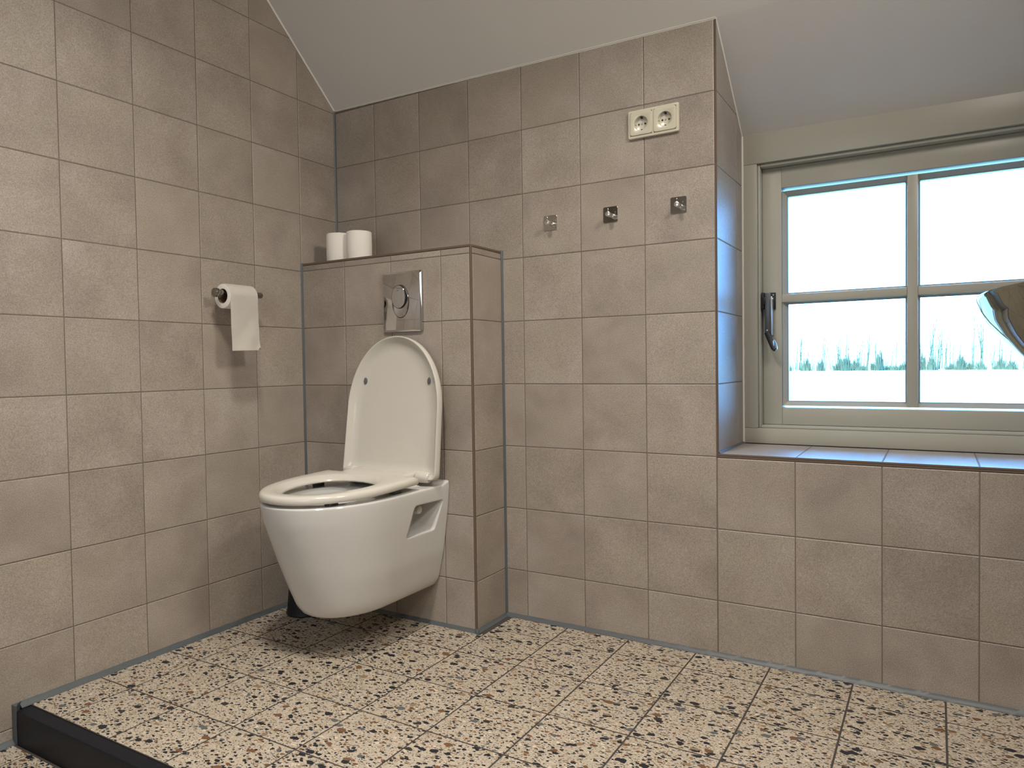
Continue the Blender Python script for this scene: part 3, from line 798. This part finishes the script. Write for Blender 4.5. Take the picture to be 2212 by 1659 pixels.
for sx_ in (-1, 1):
    cyl('hinge', (sx_*0.122, -0.086, .4760-.125), (sx_*0.168, -0.082, .4735-.125), 0.0185, M['seat'], toilet, 0.0165, 32, 0.006)
    box('hinge_foot', (sx_*0.105-0.012, -0.094, .4475-.125), (sx_*0.105+0.012, -0.070, .4660-.125), M['seat'], toilet, 0.004)
NP = NPs

# ------------------------------------------------------------------ flush plate
fp = empty('flush_plate', (0.4500, BY, 1.0108), 'chrome flush plate with an oval push button above the toilet', 'flush plate')
def rrect(hx, hz, r, y, n=8):
    out = []
    for cx_, cz_, a0 in ((hx-r, hz-r, 0), (-hx+r, hz-r, PI/2), (-hx+r, -hz+r, PI), (hx-r, -hz+r, 3*PI/2)):
        for k in range(n+1):
            a = a0+PI/2*k/n; out.append((cx_+r*math.cos(a), y, cz_+r*math.sin(a)))
    return out
link('plate', tomesh('plate', loft([rrect(.0785, .0950, .006, 0.0), rrect(.0788, .0953, .006, -.006), rrect(.0778, .0943, .006, -.0085), rrect(.0730, .0897, .004, -.0105), rrect(.0720, .0887, .004, -.0108)]), True, 30), fp, M['chrome'])
def ell(rx, rz, y, cx_=0, cz_=0, n=64): return [(cx_+rx*math.cos(k*2*PI/n), y, cz_+rz*math.sin(k*2*PI/n)) for k in range(n)]
# dark gap ring, large dished button, smaller round button set in its upper part
OFX, OFZ = -0.004, 0.001
link('button_gap', tomesh('button_gap', loft([ell(.0345, .0525, -.0095, OFX, OFZ), ell(.0345, .0525, -.0112, OFX, OFZ)]), True, 30), fp, M['pinhole'])
b1 = link('full_flush_button', tomesh('full_flush_button', loft([ell(.0330, .0510, -.0100, OFX, OFZ), ell(.0330, .0510, -.0122, OFX, OFZ), ell(.0318, .0497, -.0142, OFX, OFZ), ell(.0262, .0420, -.0120, OFX, OFZ+.004), ell(.0180, .0290, -.0112, OFX, OFZ+.009)]), True, 40), fp, M['chrome'])
link('button_gap', tomesh('button_gap', loft([ell(.0286, .0368, -.0110, OFX-.0050, OFZ+.0145), ell(.0286, .0368, -.0146, OFX-.0050, OFZ+.0145)]), True, 30), fp, M['pinhole'])
b2 = link('half_flush_button', tomesh('half_flush_button', loft([ell(.0274, .0356, -.0110, OFX-.0050, OFZ+.0145), ell(.0274, .0356, -.0152, OFX-.0050, OFZ+.0145), ell(.0265, .0347, -.0160, OFX-.0050, OFZ+.0145), ell(.012, .016, -.0163, OFX-.0050, OFZ+.0145)]), True, 25), fp, M['chrome'])
bm = bmesh.new(); pts = [(-.0040, .0012), (.0040, .0012), (.0034, -.0004), (.0, -.0013), (-.0034, -.0004)]
vs = [bm.verts.new((OFX-.007+x, -.01650, OFZ+.034+z)) for x, z in pts]; bm.faces.new(vs)
mk = link('maker_mark', tomesh('maker_mark', bm), b2, M['buffer']); mk['label'] = 'tiny dark engraved mark'

# ------------------------------------------------------------------ paper holder and rolls
ph = empty('toilet_roll_holder', (0.0, -0.41, 1.0345), 'brushed steel bar toilet roll holder on the left wall', 'roll holder')
HXW = 0.060
cyl('bar', (HXW, -0.151, 0.0), (HXW, 0.008, 0.0025), 0.0095, M['brushed'], ph, None, 28, 0.0022)
cyl('end_cap', (HXW, -0.164, -0.0005), (HXW, -0.151, 0.0), 0.0135, M['brushed'], ph, None, 28, 0.0012)
cyl('wall_post', (0.0, -0.006, 0.003), (HXW, -0.006, 0.003), 0.0085, M['brushed'], ph, None, 24, 0.0)
cyl('wall_rose', (-0.0005, -0.004, 0.003), (0.006, -0.004, 0.003), 0.021, M['brushed'], ph, None, 28, 0.001)
def tube_bm(L, ro, ri, n=72, wav=0.0006, seed=1):
    rnd = random.Random(seed); rings = []
    for y, r in ((0, ri), (0, ro-0.002), (0.0006, ro-0.0006), (0.0025, ro), (L*0.5, ro+wav), (L-0.0025, ro), (L-0.0006, ro-0.0006), (L, ro-0.002), (L, ri)):
        rings.append([(r*math.cos(k*2*PI/n), r*math.sin(k*2*PI/n), y) for k in range(n)])
    bm = loft(rings+[rings[0]], close_ends=False); bmesh.ops.remove_doubles(bm, verts=bm.verts, dist=1e-7); return bm
def core_bm(L, ro, ri, n=48):
    rings = [[(r*math.cos(k*2*PI/n), r*math.sin(k*2*PI/n), y) for k in range(n)] for y, r in ((0.0002, ri), (0.0002, ro), (L-0.0002, ro), (L-0.0002, ri))]
    bm = loft(rings+[rings[0]], close_ends=False); bmesh.ops.remove_doubles(bm, verts=bm.verts, dist=1e-7); return bm
RC = (HXW, -0.545, 1.0255); RR = 0.0370
tp = empty('toilet_roll', RC, 'white toilet roll hanging on the wall bar with a long loose sheet', 'toilet paper')
o = link('paper', tomesh('paper', tube_bm(0.100, RR, 0.0222), True, 40), tp, M['paper']); o.rotation_euler = (-PI/2, 0, 0)
o = link('core', tomesh('core', core_bm(0.100, 0.0222, 0.0212), True, 40), tp, M['cardboard']); o.rotation_euler = (-PI/2, 0, 0)
# hanging sheet: over the top, down the room side
bm = bmesh.new(); prof = []
for k in range(14): a = PI*0.62-(PI*0.62)*k/13; prof.append(((RR+0.0012)*math.cos(a), (RR+0.0012)*math.sin(a)))
for k in range(1, 27): z = -k*0.162/26; prof.append((RR+0.0012-0.002*math.sin(k/26*PI)+0.004*(k/26)**2, z))
nv = 16; grid = []
for i, (x, z) in enumerate(prof):
    f = max(0, (i-13)/26); row = []
    for j in range(nv+1):
        q = j/nv; y = -0.0005+q*0.0985+0.004*f*(q-0.3)+(0.0015*math.sin(i*0.7) if q > .95 else 0)*f
        dz = 0.0
        if i == len(prof)-1 and j == nv: dz, y = 0.007, y-0.003
        row.append(bm.verts.new((x+0.0012*f*math.sin(q*7+i*0.28)+0.0008*f*math.sin(q*13-i*0.5), y, z-0.003*f*(1-q)+dz)))
    grid.append(row)
for a, b in zip(grid[:-1], grid[1:]):
    for j in range(nv): bm.faces.new((a[j], a[j+1], b[j+1], b[j]))
bmesh.ops.solidify(bm, geom=bm.faces[:], thickness=0.0005)
sh = link('loose_sheet', tomesh('loose_sheet', bm, True, 60), tp, M['paper'])

def spare(loc, label):
    t = empty('toilet_roll', loc, label, 'toilet paper', 'spare toilet rolls on the ledge')
    link('paper', tomesh('paper', tube_bm(0.098, 0.0425, 0.021, seed=5), True, 40), t, M['paper'])
    link('core', tomesh('core', core_bm(0.098, 0.021, 0.020), True, 40), t, M['cardboard']); return t
spare((0.118, -0.112, BZ+0.0006), 'spare white toilet roll on the ledge, left one nearest the corner')
spare((0.2045, -0.105, BZ+0.0006), 'spare white toilet roll on the ledge, right one further from the corner')

# ------------------------------------------------------------------ toilet brush
tb = empty('toilet_brush', (0.106, -0.290, 0.0), 'black toilet brush holder on the floor behind the toilet', 'toilet brush')
link('holder', tomesh('holder', lathe([(0.020, 0.0005), (0.058, 0.0005), (0.061, 0.004), (0.058, 0.014), (0.050, 0.10), (0.045, 0.20), (0.043, 0.26), (0.038, 0.262), (0.014, 0.264)], 40), True, 40), tb, M['black'])
link('handle', tomesh('handle', lathe([(0.006, 0.262), (0.007, 0.268), (0.0065, 0.34), (0.009, 0.375), (0.009, 0.40), (0.004, 0.405)], 20), True, 40), tb, M['black'])

# ------------------------------------------------------------------ hooks
def hook():
    t = empty('wall_hook', (0, 0, 0), '', 'hook', 'steel hooks on the back wall')
    link('back_plate', tomesh('back_plate', loft([rrect(.0225, .0228, .004, 0.0), rrect(.0225, .0228, .004, -.0018), rrect(.0221, .0224, .004, -.0022)]), True, 30), t, M['plate_steel'])
    link('peg', tomesh('peg', cyl_bm((0.004, -0.0022, -0.004), (0.004, -0.034, -0.004), 0.0062, 0.0072, 28, 0.0014), True, 40), t, M['peg'])
    link('stop_pin', tomesh('stop_pin', cyl_bm((0.004, -0.0285, 0.001), (0.004, -0.0285, 0.0135), 0.0013, None, 12, 0.0004), True, 40), t, M['chrome'])
    return t
h0 = hook()
for i, (x, z, lb) in enumerate(((0.8857, 1.2385, 'small square steel hook nearest the toilet, leftmost of the three'),
                                (1.0832, 1.2402, 'small square steel hook between the other two hooks'),
                                (1.2857, 1.2426, 'small square steel hook nearest the window, below the socket'))):
    o = h0 if i == 0 else copy_tree(h0)
    o.location = (x, -0.0002, z); o['label'] = lb

# ------------------------------------------------------------------ double socket
sk = empty('wall_socket', (1.217, 0.0, 1.483), 'cream double wall socket above the row of hooks', 'socket')
bm = loft([rrect(.0735, .0395, .004, 0.0), rrect(.0740, .0400, .0045, -.006), rrect(.0728, .0388, .0045, -.0088), rrect(.0700, .0365, .004, -.0096), rrect(.0670, .0325, .002, -.0094), rrect(.0668, .0323, .002, -.0005)])
box_bm(bm, (-.0024, -.0094, -.0324), (.0024, -.0004, .0324))
link('frame', tomesh('frame', bm, True, 40), sk, M['socket'])
def socket_insert(cx_):
    # square face with a round recess, lofted: outside edge -> circle -> recess wall -> recess floor
    n = 64
    def sq(h_, y, r=0.003):
        out = []
        for k in range(n):
            a = 2*PI*k/n; c_, s_ = math.cos(a), math.sin(a); m_ = (abs(c_)**14+abs(s_)**14)**(-1/14); out.append((cx_+c_*m_*h_, y, s_*m_*h_))
        return out
    def ci(r, y): return [(cx_+r*math.cos(2*PI*k/n), y, r*math.sin(2*PI*k/n)) for k in range(n)]
    bm = loft([sq(.0320, -.0006), sq(.0320, -.0112), sq(.0314, -.0120), sq(.0300, -.0122), ci(.0206, -.0122), ci(.0200, -.0118), ci(.0190, -.0016), ci(.0184, -.0012)], close_ends=True)
    ins = link('socket_insert', tomesh('socket_insert', bm, True, 40), sk, M['socket'])
    for x, z, r in ((-.0095, 0, .0027), (.0095, 0, .0027)):
        link('pin_hole', tomesh('pin_hole', cyl_bm((cx_+x, -.0016, z), (cx_+x, -.0010, z), r, None, 20), True, 40), ins, M['pinhole'])
    link('centre_screw', tomesh('centre_screw', cyl_bm((cx_, -.0018, 0), (cx_, -.0010, 0), .0024, None, 20), True, 40), ins, M['handle_light'])
    for z in (0.0172, -0.0172):
        bm = bmesh.new(); box_bm(bm, (cx_-.0022, -.0112 if z > 0 else -.006, z-.0026), (cx_+.0022, -.0010, z+.0020), .0004, 1)
        link('earth_clip', tomesh('earth_clip', bm), ins, M['pinhole'])
    for x in (-0.0183, 0.0183):
        bm = bmesh.new(); box_bm(bm, (cx_+x-.0018, -.009, -.0009), (cx_+x+.0018, -.0010, .0009), .0002, 1)
        link('guide_rib', tomesh('guide_rib', bm), ins, M['socket'])
socket_insert(-0.0345); socket_insert(0.0345)

# ------------------------------------------------------------------ washbasin on its stand (right, mostly out of frame)
BH = 0.8780
bs_c = (2.140, -0.940)
prof = [(0.22, -0.130), (0.36, -0.1275), (0.50, -0.116), (0.63, -0.0975), (0.785, -0.0670), (0.872, -0.0470), (0.935, -0.030), (0.972, -0.0165), (0.992, -0.0055), (1.0, -0.0020), (0.997, 0.0), (0.978, 0.0), (0.968, -0.005), (0.92, -0.024), (0.85, -0.044), (0.76, -0.064), (0.61, -0.093), (0.48, -0.110), (0.30, -0.121), (0.10, -0.1218)]
basin = empty('washbasin', (bs_c[0], bs_c[1], BH-0.13), 'polished metal oval bowl washbasin in front of the window at the right edge', 'washbasin')
def sup(k, n=160, e=2.3):
    c_, s_ = math.cos(2*PI*k/n), math.sin(2*PI*k/n); q = (abs(c_)**e+abs(s_)**e)**(-1/e); return c_*q, s_*q
me = tomesh('bowl', loft([[(r_*0.200*sup(k)[0], r_*0.300*sup(k)[1], z+0.13) for k in range(160)] for r_, z in prof]), True, 50)
bmat = plain('polished_basin_metal', (0.50, 0.52, 0.45), 0.03, 1.0)
bmat.node_tree.nodes['Principled BSDF'].inputs['Specular Tint'].default_value = (0.62, 0.62, 0.62, 1)
link('bowl', me, basin, bmat)
link('drain', tomesh('drain', cyl_bm((0, 0, 0.0082), (0, 0, 0.0105), 0.028, None, 32, 0.001), True, 40), basin, M['chrome'])
ws = empty('washstand', (2.29, -0.94, LOWZ), 'unseen dark wooden washstand added under the metal washbasin', 'washstand')  # stand out of view, added for its shadow and reflections
box('worktop', (-0.215, -0.42, BH-0.16-LOWZ), (0.228, 0.40, BH-0.13-LOWZ), M['wood'], ws, 0.002)
box('cabinet', (-0.19, -0.40, 0.33), (0.228, 0.38, BH-0.1605-LOWZ), M['wood'], ws, 0.002)
for y0 in (-0.395, 0.005):
    d_ = box('door', (-0.208, y0, 0.34), (-0.1905, y0+0.37, BH-0.175-LOWZ), M['wood'], ws, 0.002)
    link('knob', tomesh('knob', cyl_bm((-0.226, y0+(0.34 if y0 < 0 else 0.03), 0.60), (-0.2085, y0+(0.34 if y0 < 0 else 0.03), 0.60), 0.010, 0.007, 20, 0.001), True, 40), d_, M['brushed'])
for x_ in (-0.165, 0.20):
    for y_ in (-0.37, 0.35):
        z_ = 0.002 if (-0.94+y_) < STEP_Y else -LOWZ+0.002
        box('leg', (x_-0.022, y_-0.022, z_), (x_+0.022, y_+0.022, 0.3295), M['wood'], ws, 0.002)
